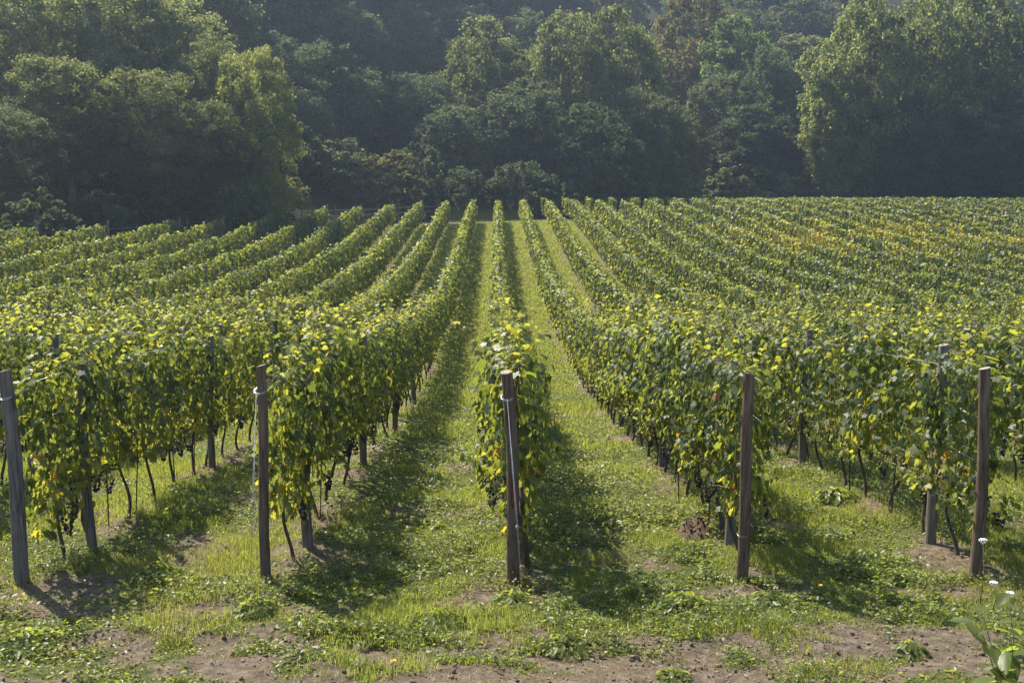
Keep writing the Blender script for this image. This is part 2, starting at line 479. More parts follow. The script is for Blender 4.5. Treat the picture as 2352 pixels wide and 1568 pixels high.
FOL = [foliage_mesh(100 + i, 640, bottom=.66) for i in range(9)]
FOL_LOW = [foliage_mesh(150 + i, 690, bottom=.50) for i in range(7)]
FOL_THIN = [foliage_mesh(200 + i, 310, .85, .42, .15, 1.95, 4) for i in range(3)]
FOL_END = [foliage_mesh(300 + i, 660, 1.05, .42, .12) for i in range(3)]

def trunk_mesh(seed):
    r = np.random.default_rng(seed)
    parts = []
    m = 9
    t = np.linspace(0, 1, m)
    c = np.stack([.055 * np.sin(4.2 * t + r.random() * 6) * t ** .3, .075 * np.sin(4.6 * t + r.random() * 6) + .05 * (r.random() - .5) * t, -.06 + .78 * t], 1)
    c[:, :2] -= c[0, :2]
    rad = .0165 * (1.25 - .5 * t) * (1 + .22 * r.random(m)); rad[0] *= 1.4
    parts.append(tube(c, rad, 7))
    for s in (-1, 1):
        a = c[-1]
        tt = np.linspace(0, 1, 5)
        cc = np.stack([a[0] + 0 * tt, a[1] + s * .42 * tt, a[2] - .03 + .05 * np.sin(2.5 * tt) - .02 * tt], 1)
        parts.append(tube(cc, .014 - .007 * tt, 5))
    V, F = merge(parts)
    return mesh_np("vine_trunk", V, F, M_trunk, None, True)
TRUNK = [trunk_mesh(400 + i) for i in range(6)]

# icosphere for berries
_t = (1 + 5 ** .5) / 2
ICO = np.array([(-1, _t, 0), (1, _t, 0), (-1, -_t, 0), (1, -_t, 0), (0, -1, _t), (0, 1, _t), (0, -1, -_t), (0, 1, -_t), (_t, 0, -1), (_t, 0, 1), (-_t, 0, -1), (-_t, 0, 1)], float)
ICO /= np.linalg.norm(ICO[0])
ICO_F = np.array([(0, 11, 5), (0, 5, 1), (0, 1, 7), (0, 7, 10), (0, 10, 11), (1, 5, 9), (5, 11, 4), (11, 10, 2), (10, 7, 6), (7, 1, 8), (3, 9, 4), (3, 4, 2), (3, 2, 6), (3, 6, 8), (3, 8, 9), (4, 9, 5), (2, 4, 11), (6, 2, 10), (8, 6, 7), (9, 8, 1)])
def bunch_mesh(seed):
    r = np.random.default_rng(seed)
    parts = []
    for k in range(46):
        t = r.random() ** .8
        rad = .048 * (1 - .72 * t); a = r.random() * 6.28
        parts.append((ICO * .0105 + np.array([rad * math.cos(a), rad * math.sin(a), -.02 - .15 * t]), [ICO_F]))
    tp = np.array([(0, 0, .04), (0.004, 0, .0), (0, .003, -.05)])
    parts.append(tube(tp, .003, 5))
    V, F = merge(parts)
    return mesh_np("grape_bunch", V, F, M_grape, None, True)
BUNCH = [bunch_mesh(500 + i) for i in range(3)]

# ------------------------------------------------------------------ individual vines (the nearest 300 in view)
ORD = ["first", "second", "third", "fourth", "fifth", "sixth", "seventh", "eighth"]
ROWNAME = {-2: "row behind the leftmost end post", -1: "row behind the second end post from the left", 0: "row behind the centre end post",
           1: "row behind the fourth end post from the left", 2: "row behind the rightmost end post"}
NUMW = ["", "first", "second", "third", "fourth", "fifth", "sixth", "seventh", "eighth", "ninth", "tenth", "eleventh", "twelfth", "thirteenth"]
SP = .95
Y_START = 10.3
cand = []
for i in range(-12, 15):
    X = ROW0 + ROWS * i
    for j in range(0, 45):
        y = Y_START + .62 + SP * j
        if y > field_end(X) - .5: continue
        hx = X / y
        if -.475 - .35 / y < hx < .495 + .35 / y:
            cand.append((math.hypot(X, y), i, j, X, y))
cand.sort()
near_set = set((c[1], c[2]) for c in cand[:300])
for dist, i, j, X, y in cand[:300]:
    r = random.Random(i * 1000 + j)
    x = X + r.uniform(-.05, .05)
    root = empty("grapevine", (x, y, gz(X, y) - .01), math.pi * r.randint(0, 1) + r.uniform(-.06, .06), r.uniform(.95, 1.06))
    if i in ROWNAME:
        if j < 8:
            tag(root, f"leafy grapevine, {ORD[j]} in the {ROWNAME[i]}", "grapevine", "grapevines near the front of the rows")
        else:
            tag(root, f"leafy grapevine past the eighth in the {ROWNAME[i]}", "grapevine", f"grapevines farther along the {ROWNAME[i]}")
    else:
        side = "left" if i < 0 else "right"
        k = -2 - i if i < 0 else i - 2
        pl = "leftmost" if i < 0 else "rightmost"
        tag(root, f"leafy grapevine in the {NUMW[k]} row to the {side} of the {pl} end post's row", "grapevine", f"grapevines of the {NUMW[k]} row to the {side} of the {pl} end post's row")
    thin = (i == 2 and j in (1, 2, 4, 5, 8)) or (r.random() < .07 and j > 1)
    me = r.choice(FOL_THIN) if thin else (r.choice(FOL_END) if j == 0 else r.choice(FOL if i < 0 else FOL_LOW))
    fl = ob("foliage", me, root)
    fl.scale = (r.uniform(.92, 1.12), 1, r.uniform(.96, 1.05))
    ob("trunk", r.choice(TRUNK), root, (0, r.uniform(-.08, .08), 0), (0, 0, r.uniform(-.5, .5)))
    if dist < 24:
        for b in range(r.choice((1, 2, 2, 3))):
            ob("grape_bunch", r.choice(BUNCH), root, (r.choice((-1, 1)) * r.uniform(.08, .24), r.uniform(-.45, .45), r.uniform(.60, .82)), (0, 0, r.uniform(0, 6)), (1.3,) * 3)

# ------------------------------------------------------------------ the rest of the vineyard: one mass of vines
Vs, Fq4, Ts, off = [], [], [], 0
TV, TF, toff = [], [], 0
def add_stretch(X, ya, yb, dens, size, shape, shapeF, rr):
    global off
    n = int((yb - ya) * dens)
    if n < 1: return
    yy = ya + (yb - ya) * rr.random(n)
    P, U, D, N, S, T = vine_leaves(n, 1, rr, 1.05, size, y0=yy, seedn=X * 3.3, fringe=.07)
    # yellowing patch on the right of the field
    if X > 14:
        pt = np.exp(-((yy - 68 - .1 * X) / 11) ** 2) * sstep(11, 22, X) * sstep(.25, .5, vnoise(yy * .35, yy * 0 + X * .4, 77))
        T = np.where(rr.random(n) < .9 * pt, .70 + .13 * rr.random(n), T)
    # a vigour change from plant to plant
    pl = np.floor(yy / SP)
    T = np.clip(T + .16 * (vnoise(pl * 1.37, pl * 0 + X, 50) - .5), 0, 1)
    P = P + np.stack([X + .08 * (vnoise(yy * .4, yy * 0 + X, 61) - .5), yy * 0, ground(np.full(n, X), yy)], 1)
    P[:, 1] = yy
    P[:, 2] += (P[:, 2] - ground(np.full(n, X), yy)) * .12 * (vnoise(pl * .77, pl * 0 + X * 2, 91) - .55)
    V, F, TT = scatter_leaf(shape, shapeF, P, U, D, N, S, T)
    Vs.append(V); Fq4.append(F + off); Ts.append(TT); off += len(V)
rr = np.random.default_rng(77)
for i in range(-14, 32):
    X = ROW0 + ROWS * i
    y_end = min(float(field_end(X)) - .3, 103.0 if i >= 2 else 400)
    js = [j for j in range(45) if (i, j) in near_set]
    ys = Y_START + .62 + SP * (max(js) + .5) if js else max(Y_START, abs(X) / .50 - 5)
    segs = [(ys, y_end)]
    if js and min(js) > 0:
        ym = Y_START + .62 + SP * (min(js) - .5)
        segs.append((max(Y_START + .2, ym - 3.5), ym))
    if i >= 2:
        ye2 = float(field_end(X)) - 1
        segs.append((108.5 + .15 * i, ye2))
    for a, b in segs:
        y = a
        while y < b:
            y2 = min(y + 4, b)
            hx0, hx1 = X / y, X / y2
            if min(abs(hx0), abs(hx1)) < (.54 if y > 25 else .68):
                if y < 52: add_stretch(X, y, y2, 420, (.09, .155), LEAF_MID, LEAF_MID_F, rr)
                elif y < 75: add_stretch(X, y, y2, 270, (.12, .20), LEAF_LO, LEAF_LO_F, rr)
                else: add_stretch(X, y, y2, 200, (.15, .24), LEAF_LO, LEAF_LO_F, rr)
                # trunks
                if y < 95:
                    for yt in np.arange(y, y2, SP):
                        g = gz(X, yt)
                        c = np.array([(X, yt, g - .05), (X + rr.normal(0, .03), yt + rr.normal(0, .05), g + .35), (X, yt, g + .75)])
                        v, f = tube(c, (.019, .016, .013), 4, False)
                        TV.append(v); TF.append(f[0] + toff); toff += len(v)
            y = y2
V = np.concatenate(Vs); nleafv = len(V)
TVv = np.concatenate(TV)
me = mesh_np("distant_vines", np.r_[V, TVv], np.r_[np.concatenate(Fq4), np.concatenate(TF) + nleafv], M_vine, np.r_[np.concatenate(Ts), np.zeros(len(TVv))])
me.materials.append(M_trunk)
nf = sum(len(f) for f in Fq4)
mi = np.zeros(len(me.polygons), np.int32); mi[nf:] = 1
me.polygons.foreach_set("material_index", mi)
tag(ob("vineyard_rows", me), "rows of leafy grapevines running away across the field to the wood", "grapevines", None, 'stuff')

# ------------------------------------------------------------------ posts
def post_mesh(name, h, r0, seed, mat, cutmat, sides=12, lean=0.0):
    r = np.random.default_rng(seed)
    m = 22
    z = np.linspace(-.25, h, m)
    parts = []
    ph = r.random(4) * 6
    an = np.arange(sides) * 2 * np.pi / sides
    rad = r0 * (1.08 - .12 * (z / h))[:, None] * (1 + .07 * np.sin(an * 2 + ph[0])[None] + .06 * np.sin(an * 3 + ph[1] + z[:, None] * 1.8) + .06 * r.random((m, sides)) + .10 * np.exp(-((z[:, None] - .5 - 1.2 * r.random()) / .07) ** 2) * (np.cos(an + ph[2]) > .3)[None])
    cx = .020 * np.sin(z * 2.1 + ph[2]); cyy = .02 * np.sin(z * 1.7 + ph[3])
    V = np.stack([cx[:, None] + rad * np.cos(an)[None], cyy[:, None] + rad * np.sin(an)[None], z[:, None] + 0 * rad], -1)
    V[-1, :, 2] += .012 * np.cos(an + ph[1])
    V = V.reshape(-1, 3)
    i = np.arange(m - 1)[:, None] * sides; j = np.arange(sides)[None]; k = (j + 1) % sides
    Q = np.stack([i + j, i + k, i + sides + k, i + sides + j], -1).reshape(-1, 4)
    me = mesh_np(name, V, Q, mat, None, True)
    top = V[-sides:].copy()
    c = top.mean(0)
    V2 = np.r_[top, [c + np.array([0, 0, .004])]]
    F2 = np.array([(a, (a + 1) % sides, sides) for a in range(sides)])
    cut = mesh_np("cut_top", V2, F2, cutmat)
    return me, cut, (cx, cyy, z)

def guy(root, top, foot, knob_t, with_knob=True):
    """wire from the post down to its ground anchor, local coordinates"""
    a = np.array(top, float); b = np.array(foot, float)
    parts = []
    for s in (-1, 1):
        o = np.array([s * .006, 0, 0])
        parts.append(tube(np.array([a, a + (b - a) * knob_t + o, b]), .002, 5))
    V, F = merge(parts)
    g = ob("guy_wire", mesh_np("guy_wire", V, F, M_wire), root)
    if with_knob:
        c = a + (b - a) * knob_t
        v = ICO * np.array([.018, .018, .03]) + c
        ob("tensioner", mesh_np("tensioner", v, ICO_F, M_blue, None, True), g)
    return g

def wire_loop(root, z, r):
    an = np.linspace(0, 2 * np.pi, 21)
    c = np.stack([r * np.cos(an), r * np.sin(an), z + .025 * np.sin(an)], 1)
    c2 = c + np.array([0, 0, .012])
    V, F = merge([tube(c, .0028, 5, False), tube(c2, .0028, 5, False)])
    ob("wire_loop", mesh_np("wire_loop", V, F, M_wire), root)

ends = [  # x, height, tilt about Y (deg), label
    (-4.51, 2.05, -3.0, "grey wooden end post leaning left at the left edge, wire loop near its top"),
    (-2.19, 2.08, -1.1, "wooden end post with slanting guy wire, second from the left"),
    (.183, 2.05, -2.6, "centre wooden end post with reddish wound and white guy wire down its front"),
    (2.345, 2.00, 1.8, "knotty wooden end post leaning right, no guy wire in front"),
    (4.63, 2.06, .2, "dark upright wooden end post, rightmost of the five"),
]
for n_, (x, h, tl, lab) in enumerate(ends):
    root = empty("end_post", (x, Y_START, gz(x, Y_START)))
    root.rotation_euler = (R(-1.0 if n_ != 2 else .5), R(tl), R(n_ * 40) * 0)
    tag(root, lab, "post", "end posts at the front of the vine rows")
    r0 = (.060, .048, .052, .050, .051)[n_]
    me, cut, axis = post_mesh("post_shaft", h, r0, 600 + n_, M_postgrey if n_ == 0 else M_post, M_cut)
    ob("shaft", me, root); ob("cut_top", cut, root)
    zl = h - .24
    if n_ < 3: wire_loop(root, zl, r0 * 1.12)
    if n_ == 0: guy(root, (-.02, -.075, zl), (-.30, -.75, -.02), .6)
    if n_ == 1: guy(root, (-.02, -.07, zl), (-.12, -.24, 0), .56)
    if n_ == 2:
        guy(root, (0, -.075, zl), (.055, -.17, -.01), .67)
        wz = np.linspace(.78, 1.05, 5)
        an = np.linspace(-2.0, -1.1, 6)
        rw = r0 * 1.10
        VV = np.array([(np.interp(z, axis[2], axis[0]) + rw * math.cos(a) , np.interp(z, axis[2], axis[1]) + rw * math.sin(a), z + .03 * math.sin(a * 9)) for z in wz for a in an])
        fi = np.array([(q * 6 + p_, q * 6 + p_ + 1, q * 6 + p_ + 7, q * 6 + p_ + 6) for q in range(4) for p_ in range(5)])
        wm = mesh_np("bark_wound", VV, fi, M_rust, None, True)
        wo = ob("bark_wound", wm, root); wo['label'] = "reddish brown bark wound"
        md = wo.modifiers.new("thick", 'SOLIDIFY'); md.thickness = .006; md.offset = -1
    if n_ == 3:
        an = np.linspace(0, 6.283, 13)
        for zz in (.45, 1.05, 1.5):
            c = np.stack([r0 * 1.1 * np.cos(an), r0 * 1.1 * np.sin(an), zz + .01 * np.sin(an)], 1)
            V, F = tube(c, .002, 4, False)
            ob("wire_loop", mesh_np("wire_loop", V, F, M_wire), root)

# leaning brace stake at the centre post
V, F = tube(np.array([(.0, 0, -.1), (-.05, .03, .42), (-.08, .04, .86)]), (.03, .028, .022), 8)
o = ob("brace_stake", mesh_np("brace_stake", V, F, M_trunk), None, (.32, 10.52, gz(.32, 10.52)))
tag(o, "short dark stake leaning against the back of the centre end post", "stake")

LP = [post_mesh("line_post_shaft", 2.02, .050, 650 + i, M_postgrey, M_cut, 9) for i in range(4)]
POSTNAME = {-2: "behind the leftmost end post", -1: "behind the second end post from the left", 0: "behind the centre end post", 1: "behind the fourth end post from the left", 2: "behind the rightmost end post"}
def line_post(x, y, label, group, k, lift=0.0, scz=1.0):
    root = empty("line_post", (x, y, gz(x, y) + lift), random.uniform(0, 6))
    root.scale = (1, 1, scz)
    root.rotation_euler = (R(random.uniform(-1.2, 1.2)), R(random.uniform(-1.2, 1.2)), random.uniform(0, 6))
    tag(root, label, "post", group)
    me, cut, _ = LP[k % 4]
    ob("shaft", me, root); ob("cut_top", cut, root)
kk = 0
for i in range(-8, 11):
    X = ROW0 + ROWS * i
    for q, y in enumerate([11.45, 16.4, 21.4, 26.4, 31.4, 36.4, 41.4, 46.4, 51.4]):
        if not (-.47 < X / y < .49): continue
        if y > 27 and (i * 7 + q * 3) % 3: continue
        kk += 1
        if i in POSTNAME and q < 3:
            lab = f"grey wooden line post, {ORD[q]} in the row {POSTNAME[i]}"; gp = "line posts among the near vines"
        else:
            lab = "grey wooden line post standing half hidden among the vine leaves mid field"; gp = "line posts half hidden in the vine rows"
        line_post(X + (.11 if i < 0 else -.08 if i == 2 else .03), y, lab, gp, kk, 0, random.uniform(.97, 1.06) if q else (1.06 if i == 2 else .98))
for (px, d) in [(2300, 62), (2205, 68), (2130, 60), (2270, 70), (2020, 66), (2330, 52), (1910, 58), (1985, 80), (2080, 90)]:
    hx, _ = ray(px, 540)
    i = round((hx * d - ROW0) / ROWS); kk += 1
    line_post(ROW0 + ROWS * i, d, "grey wooden post poking above the yellowing vines on the right", "posts above the yellowing vines", kk, 0, 1.16)
# posts at the far ends of the left rows
for i in range(-13, 1):
    X = ROW0 + ROWS * i; y = float(field_end(X)) + .3
    if X / y < -.46: continue
    kk += 1
    line_post(X, y, "weathered post closing the far end of a vine row left of centre", "far end posts of the left rows", kk, 0, 1.05)

# ------------------------------------------------------------------ trellis wires
for i in range(-3, 4):
    X = ROW0 + ROWS * i
    for hgt, nm in ((.66, "lowest"), (1.12, "second"), (1.55, "third"), (1.93, "top")):
        if i == 0 and hgt != 1.93: continue
        ys = [Y_START] + [11.45, 16.4, 21.4, 26.4, 31.4, 36.4]
        c = np.array([(X + .055 * (1 if i < 2 else -1), y, gz(X, y) + hgt) for y in ys])
        V, F = tube(c, .0030, 4)
        rn = ROWNAME.get(i, ("row left of the leftmost end post" if i < 0 else "row right of the rightmost end post"))
        o = ob("trellis_wire", mesh_np("trellis_wire", V, F, M_wire)); tag(o, f"{nm} trellis wire, {rn}", "wire", "trellis wires")

# thin support stakes beside the near vines
for n_, (x, y, t) in enumerate([(-4.42, 12.35, 0), (-4.36, 13.1, .05), (-4.40, 14.9, -.03), (-4.36, 15.7, .02), (-2.08, 11.9, .0), (-2.06, 12.6, .03), (2.36, 12.0, .02), (2.30, 13.6, -.03), (4.66, 12.7, .04), (4.62, 14.1, -.02)]):
    V, F = tube(np.array([(0, 0, -.1), (t, .01, .7), (t * 2, 0, 1.4)]), .008, 6)
    o = ob("vine_stake", mesh_np("vine_stake", V, F, M_trunk), None, (x, y, gz(x, y)))
    rn = ROWNAME[{-4: -2, -2: -1, 2: 1, 4: 2}[int(math.trunc(x))]]
    tag(o, f"thin dark rod by the trunks, {rn}", "stake", f"thin rods in the {rn}")

# ------------------------------------------------------------------ grass and weeds
def scatter_xy(n, x0, x1, y0, y1, r):
    return x0 + (x1 - x0) * r.random(n), y0 + (y1 - y0) * r.random(n)

def blades(x, y, h, wdt, r, bend=.5):
    n = len(x); z = ground(x, y) - .01
    a = r.random(n) * 2 * np.pi
    ux, uy = np.cos(a), np.sin(a)
    lean = bend * h * r.random(n); la = r.random(n) * 2 * np.pi
    lx, ly = lean * np.cos(la), lean * np.sin(la)
    B = np.stack([x, y, z], 1)
    v0 = B + np.stack([-ux * wdt / 2, -uy * wdt / 2, 0 * x], 1)
    v1 = B + np.stack([ux * wdt / 2, uy * wdt / 2, 0 * x], 1)
    m = B + np.stack([lx * .3, ly * .3, h * .6], 1)
    v2 = m + np.stack([ux * wdt * .4, uy * wdt * .4, 0 * x], 1)
    v3 = m - np.stack([ux * wdt * .4, uy * wdt * .4, 0 * x], 1)
    v4 = B + np.stack([lx, ly, h * (1 - .25 * bend * r.random(n))], 1)
    V = np.stack([v0, v1, v2, v3, v4], 1).reshape(-1, 3)
    k = np.arange(n)[:, None] * 5
    return V, (k + np.array([[0, 1, 2, 3]])), (k + np.array([[3, 2, 4]]))

GV, G4, G3, GT, go = [], [], [], [], 0
def add_blades(x, y, h, wd, tint, r, bend=.5):
    global go
    if not len(x): return
    V, a, b = blades(x, y, h, wd, r, bend)
    GV.append(V); G4.append(a + go); G3.append(b + go); GT.append(np.repeat(tint, 5)); go += len(V)
r = np.random.default_rng(5)
def in_view(x, y, m=1.1):
    return (x / y > -.475 - m / y) & (x / y < .495 + m / y)
def row_dist(x):
    return np.abs((x - ROW0) / ROWS - np.round((x - ROW0) / ROWS)) * ROWS
def green(x, y): return 1 - soil_amount(x, y)
# near blades
for (y0, y1, n, hs, wd) in [(7.6, 12.5, 330000, .065, .0042), (12.5, 18, 260000, .075, .0065), (18, 30, 230000, .085, .012)]:
    hw = .5 * y1 + .5
    x, y = scatter_xy(n, -hw, hw, y0, y1, r)
    g = green(x, y)
    tuft = fbm(x * 1.1, y * 1.1, 41, 3)
    keep = in_view(x, y) & (r.random(n) < g ** 1.3 * (.25 + 1.2 * sstep(.35, .65, tuft)))
    x, y, tuft = x[keep], y[keep], tuft[keep]
    h = hs * (.35 + .9 * r.random(len(x))) * (.5 + 1.3 * sstep(.4, .75, tuft))
    dry = fbm(x * .6, y * .6, 55, 3)
    tint = np.clip(.15 + .5 * r.random(len(x)) + .5 * sstep(.5, .75, dry) * r.random(len(x)) + .2 * (r.random(len(x)) > .93), 0, 1)
    add_blades(x, y, h, np.full(len(x), wd) * (.6 + .8 * r.random(len(x))), tint, r, .9)
# tufts round the feet of the end posts
for px_ in (-4.51, -2.19, .183, 2.345, 4.63):
    a = r.random(260) * 6.283; q_ = .05 + .22 * r.random(260)
    x, y = px_ + q_ * np.cos(a), Y_START + q_ * np.sin(a)
    add_blades(x, y, .04 + .12 * r.random(260) * np.exp(-(q_ - .05) / .12), np.full(260, .005), np.clip(.1 + .6 * r.random(260) + .4 * (r.random(260) > .8), 0, 1), r, .9)
# short dry grass on the trodden soil
n = 200000
x, y = scatter_xy(n, -8, 8, 7.4, 16, r)
so = soil_amount(x, y)
pt = fbm(x * 2.2 + 7, y * 2.2, 47, 3)
keep = in_view(x, y) & (so > .25) & (r.random(n) < sstep(.36, .62, pt))
x, y = x[keep], y[keep]
add_blades(x, y, .012 + .038 * r.random(len(x)) ** 2, np.full(len(x), .004), np.where(r.random(len(x)) < .3, .45, .80 + .2 * r.random(len(x))), r, 1.6)
# lanes running away
for i in range(-6, 6):
    xa = ROW0 + ROWS * i
    for (y0, y1, dn, hs, wd) in [(30, 50, 420, .09, .022), (50, 75, 260, .09, .035), (75, 103, 190, .10, .05)]:
        n = int((y1 - y0) * ROWS * dn)
        x, y = scatter_xy(n, xa, xa + ROWS, y0, y1, r)
        keep = in_view(x, y) & (r.random(n) < green(x, y) ** 1.2) & (y < field_end(x))
        x, y = x[keep], y[keep]
        t = np.clip(.25 + .45 * r.random(len(x)) + .4 * sstep(.5, .75, fbm(x * .5, y * .3, 57, 3)) * r.random(len(x)), 0, 1)
        add_blades(x, y, hs * (.4 + .9 * r.random(len(x))), np.full(len(x), wd), t, r, .9)
V = np.concatenate(GV)
tag(ob("grass", mesh_np("grass", V, [np.concatenate(G4), np.concatenate(G3)], M_grass, np.concatenate(GT))), "green grass between the vine rows and along the track", "grass", None, 'stuff')

# low broad-leaved weeds
WL = np.array([(0, -.5, 0), (.32, -.15, .05), (.30, .25, .04), (0, .55, -.06), (-.30, .25, .04), (-.32, -.15, .05)], float)
WL_F = np.array([(0, 1, 2, 3), (0, 3, 4, 5)])
WV, WF, WT, wo_ = [], [], [], 0
for (y0, y1, n, s0, s1) in [(7.6, 13, 300000, .012, .040), (13, 20, 220000, .016, .048), (20, 34, 130000, .025, .065)]:
    hw = .5 * y1 + .5
    x, y = scatter_xy(n, -hw, hw, y0, y1, r)
    g = green(x, y)
    cl = fbm(x * 1.6 + 9, y * 1.6, 71, 3)
    fine = vnoise(x * 6, y * 6, 73)
    keep = in_view(x, y) & (r.random(n) < g ** 1.2 * (.25 + .9 * sstep(.38, .60, cl)))
    x, y, cl, fine = x[keep], y[keep], cl[keep], fine[keep]
    m = len(x)
    z = ground(x, y) + (.01 + .11 * r.random(m) * (.15 + 1.2 * fine ** 2)) * (.4 + 1.5 * sstep(.45, .7, cl))
    N = np.stack([r.normal(0, .45, m), r.normal(0, .45, m), np.full(m, .8)], 1)
    D = r.normal(0, 1, (m, 3))
    U, Dv, Nn = frames(N, D)
    species = vnoise(x * .9, y * .9, 81)
    tint = np.clip(.10 + .5 * r.random(m) + .5 * (species - .5) + (r.random(m) > .97) * .4, 0, 1)
    size = (s0 + (s1 - s0) * r.random(m) ** 1.6) * (.7 + .9 * vnoise(x * .8, y * .8, 83))
    V, F, T = scatter_leaf(WL, WL_F, np.stack([x, y, z], 1), U, Dv, Nn, size, tint)
    WV.append(V); WF.append(F + wo_); WT.append(T); wo_ += len(V)
tag(ob("low_weeds", mesh_np("low_weeds", np.concatenate(WV), np.concatenate(WF), M_weed, np.concatenate(WT))), "low broad-leaved weeds and clover covering the ground", "weeds", None, 'stuff')

# soil crumbs and small stones
n = 30000
x, y = scatter_xy(n, -8, 8, 7.6, 17, r)
keep = in_view(x, y) & (r.random(n) < soil_amount(x, y) ** 2)
x, y = x[keep], y[keep]; m = len(x)
sz = .005 + .026 * r.random(m) ** 5
P = np.stack([x, y, ground(x, y) + sz * .2], 1)
sh = ICO * np.array([1.2, .8, .45]) * (1 + .25 * np.sin(np.arange(12) * 2.7))[:, None]
U, Dv, Nn = frames(r.normal(0, 1, (m, 3)), r.normal(0, 1, (m, 3)))
V, F, T = scatter_leaf(sh, ICO_F, P, U, Dv, Nn, sz, np.full(m, 0.5))
M_crumb = wood_mat("soil_crumb", (.09, .06, .045), (.30, .22, .17), (.2, .15, .11), 3)
tag(ob("soil_crumbs", mesh_np("soil_crumbs", V, F, M_crumb)), "crumbs of dry soil on the track and under the vines", "soil", None, 'stuff')

# dead leaves and straw lying about
n = 26000
x, y = scatter_xy(n, -9, 9, 7.6, 18, r)
lit = fbm(x * .7 + 3, y * .7, 37, 3)
keep = in_view(x, y) & (r.random(n) < .15 + .9 * sstep(.45, .65, lit))
x, y = x[keep], y[keep]; m = len(x)
U, Dv, Nn = frames(np.stack([r.normal(0, .3, m), r.normal(0, .3, m), np.ones(m)], 1), r.normal(0, 1, (m, 3)))
straw = r.random(m) < .5
P = np.stack([x, y, ground(x, y) + .006 + .012 * r.random(m)], 1)
sz = .012 + .03 * r.random(m) ** 2
V, F, T = scatter_leaf(WL * np.array([.8, 1.3, 1.6]), WL_F, P, np.where(straw[:, None], U * .16, U), np.where(straw[:, None], Dv * 2.2, Dv), Nn, sz, r.random(m))
M_litter = leaf_mat("dead_leaf", [(0, (.10, .06, .035)), (.5, (.24, .16, .09)), (1, (.46, .37, .25))], [(0, (.1, .05, .02)), (.5, (.25, .15, .06)), (1, (.4, .3, .15))], rough=.7, mix=.25, spec=.3)
tag(ob("leaf_litter", mesh_np("leaf_litter", V, F, M_litter, T)), "dry leaves and straw scattered over soil and grass", "litter", None, 'stuff')

# ------------------------------------------------------------------ leafy weed clumps, flowers, mound
def on_ground(px, py):
    hx, hz = ray(px, py)
    lo, hi = 4.0, 60.0
    for k in range(60):
        mid = (lo + hi) / 2
        if hz * mid > gz(hx * mid, mid): lo = mid
        else: hi = mid
    return hx * lo, lo
def clump_mesh(seed, n, rad, h, ls):
    q = np.random.default_rng(seed)
    a = q.random(n) * 6.283; rr_ = rad * np.sqrt(q.random(n))
    hh = h * (1 - (rr_ / rad) ** 2 * .7) * (.35 + .65 * q.random(n))
    P = np.stack([rr_ * np.cos(a), rr_ * np.sin(a), hh], 1)
    N = np.stack([np.cos(a) * .5, np.sin(a) * .5, np.full(n, .8)], 1) + q.normal(0, .35, (n, 3))
    D = np.stack([np.cos(a), np.sin(a), q.normal(0, .5, n)], 1)
    U, Dv, Nn = frames(N, D)
    V, F, T = scatter_leaf(WL * np.array([1, 1.5, 1.2]), WL_F, P, U, Dv, Nn, ls * (.5 + .8 * q.random(n)), np.clip(.15 + .55 * q.random(n), 0, 1))
    parts = [(V, [F])]
    for k in range(0, n, 3):
        p = P[k]
        parts.append(tube(np.array([(p[0] * .3, p[1] * .3, -.01), (p[0] * .7, p[1] * .7, p[2] * .6), tuple(p)]), .0025, 4, False))
    V2, F2 = merge(parts)
    return mesh_np("weed_clump", V2, F2, M_weed, np.r_[T, np.full(len(V2) - len(T), .35)])
clumps = [
    (360, 1330, .26, .17, .060, "bushy leafy weed clump in front of the leftmost two posts"),
    (590, 1405, .20, .12, .055, "low bright weed clump at the foot of the second post's guy wire"),
    (1575, 1405, .30, .16, .058, "dark dense weed clump in front of the fourth end post, left side"),
    (1000, 1110, .26, .16, .065, "bright leafy weed clump in the lane left of the centre row"),
    (880, 1270, .18, .10, .060, "small weed clump midway between second and centre posts"),
    (1180, 1385, .22, .10, .05, "grassy weed clump at the base of the centre end post"),
    (1760, 1385, .17, .11, .055, "pale weed clump just right of the fourth post's foot"),
    (1390, 1200, .18, .13, .060, "broad-leaved weed clump in the lane right of the centre row"),
    (1000, 1430, .26, .10, .05, "flat spreading weed clump at the edge of the track"),
    (1300, 1490, .24, .11, .045, "dark low weed clump beside the track right of centre"),
    (60, 1480, .28, .11, .055, "dark low weed clump in the bottom left corner"),
    (2090, 1500, .14, .10, .05, "small weed tuft on the track edge toward the right"),
    (1545, 1558, .13, .08, .045, "small weed tuft growing in the track at the bottom edge"),
    (1010, 1225, .12, .13, .06, "weed with upright yellowish leaves left of the centre row"),
    (1920, 1150, .30, .17, .075, "dark glossy weed clump under the gap in the rightmost row"),
]
for n_, (px, py, rad, h, ls, lab) in enumerate(clumps):
    x, y = on_ground(px, py)
    o = ob("weed_clump", clump_mesh(900 + n_, int(150 * (rad / .2) ** 1.5), rad, h, ls), None, (x, y, gz(x, y)))
    tag(o, lab, "weed", "leafy weed clumps")

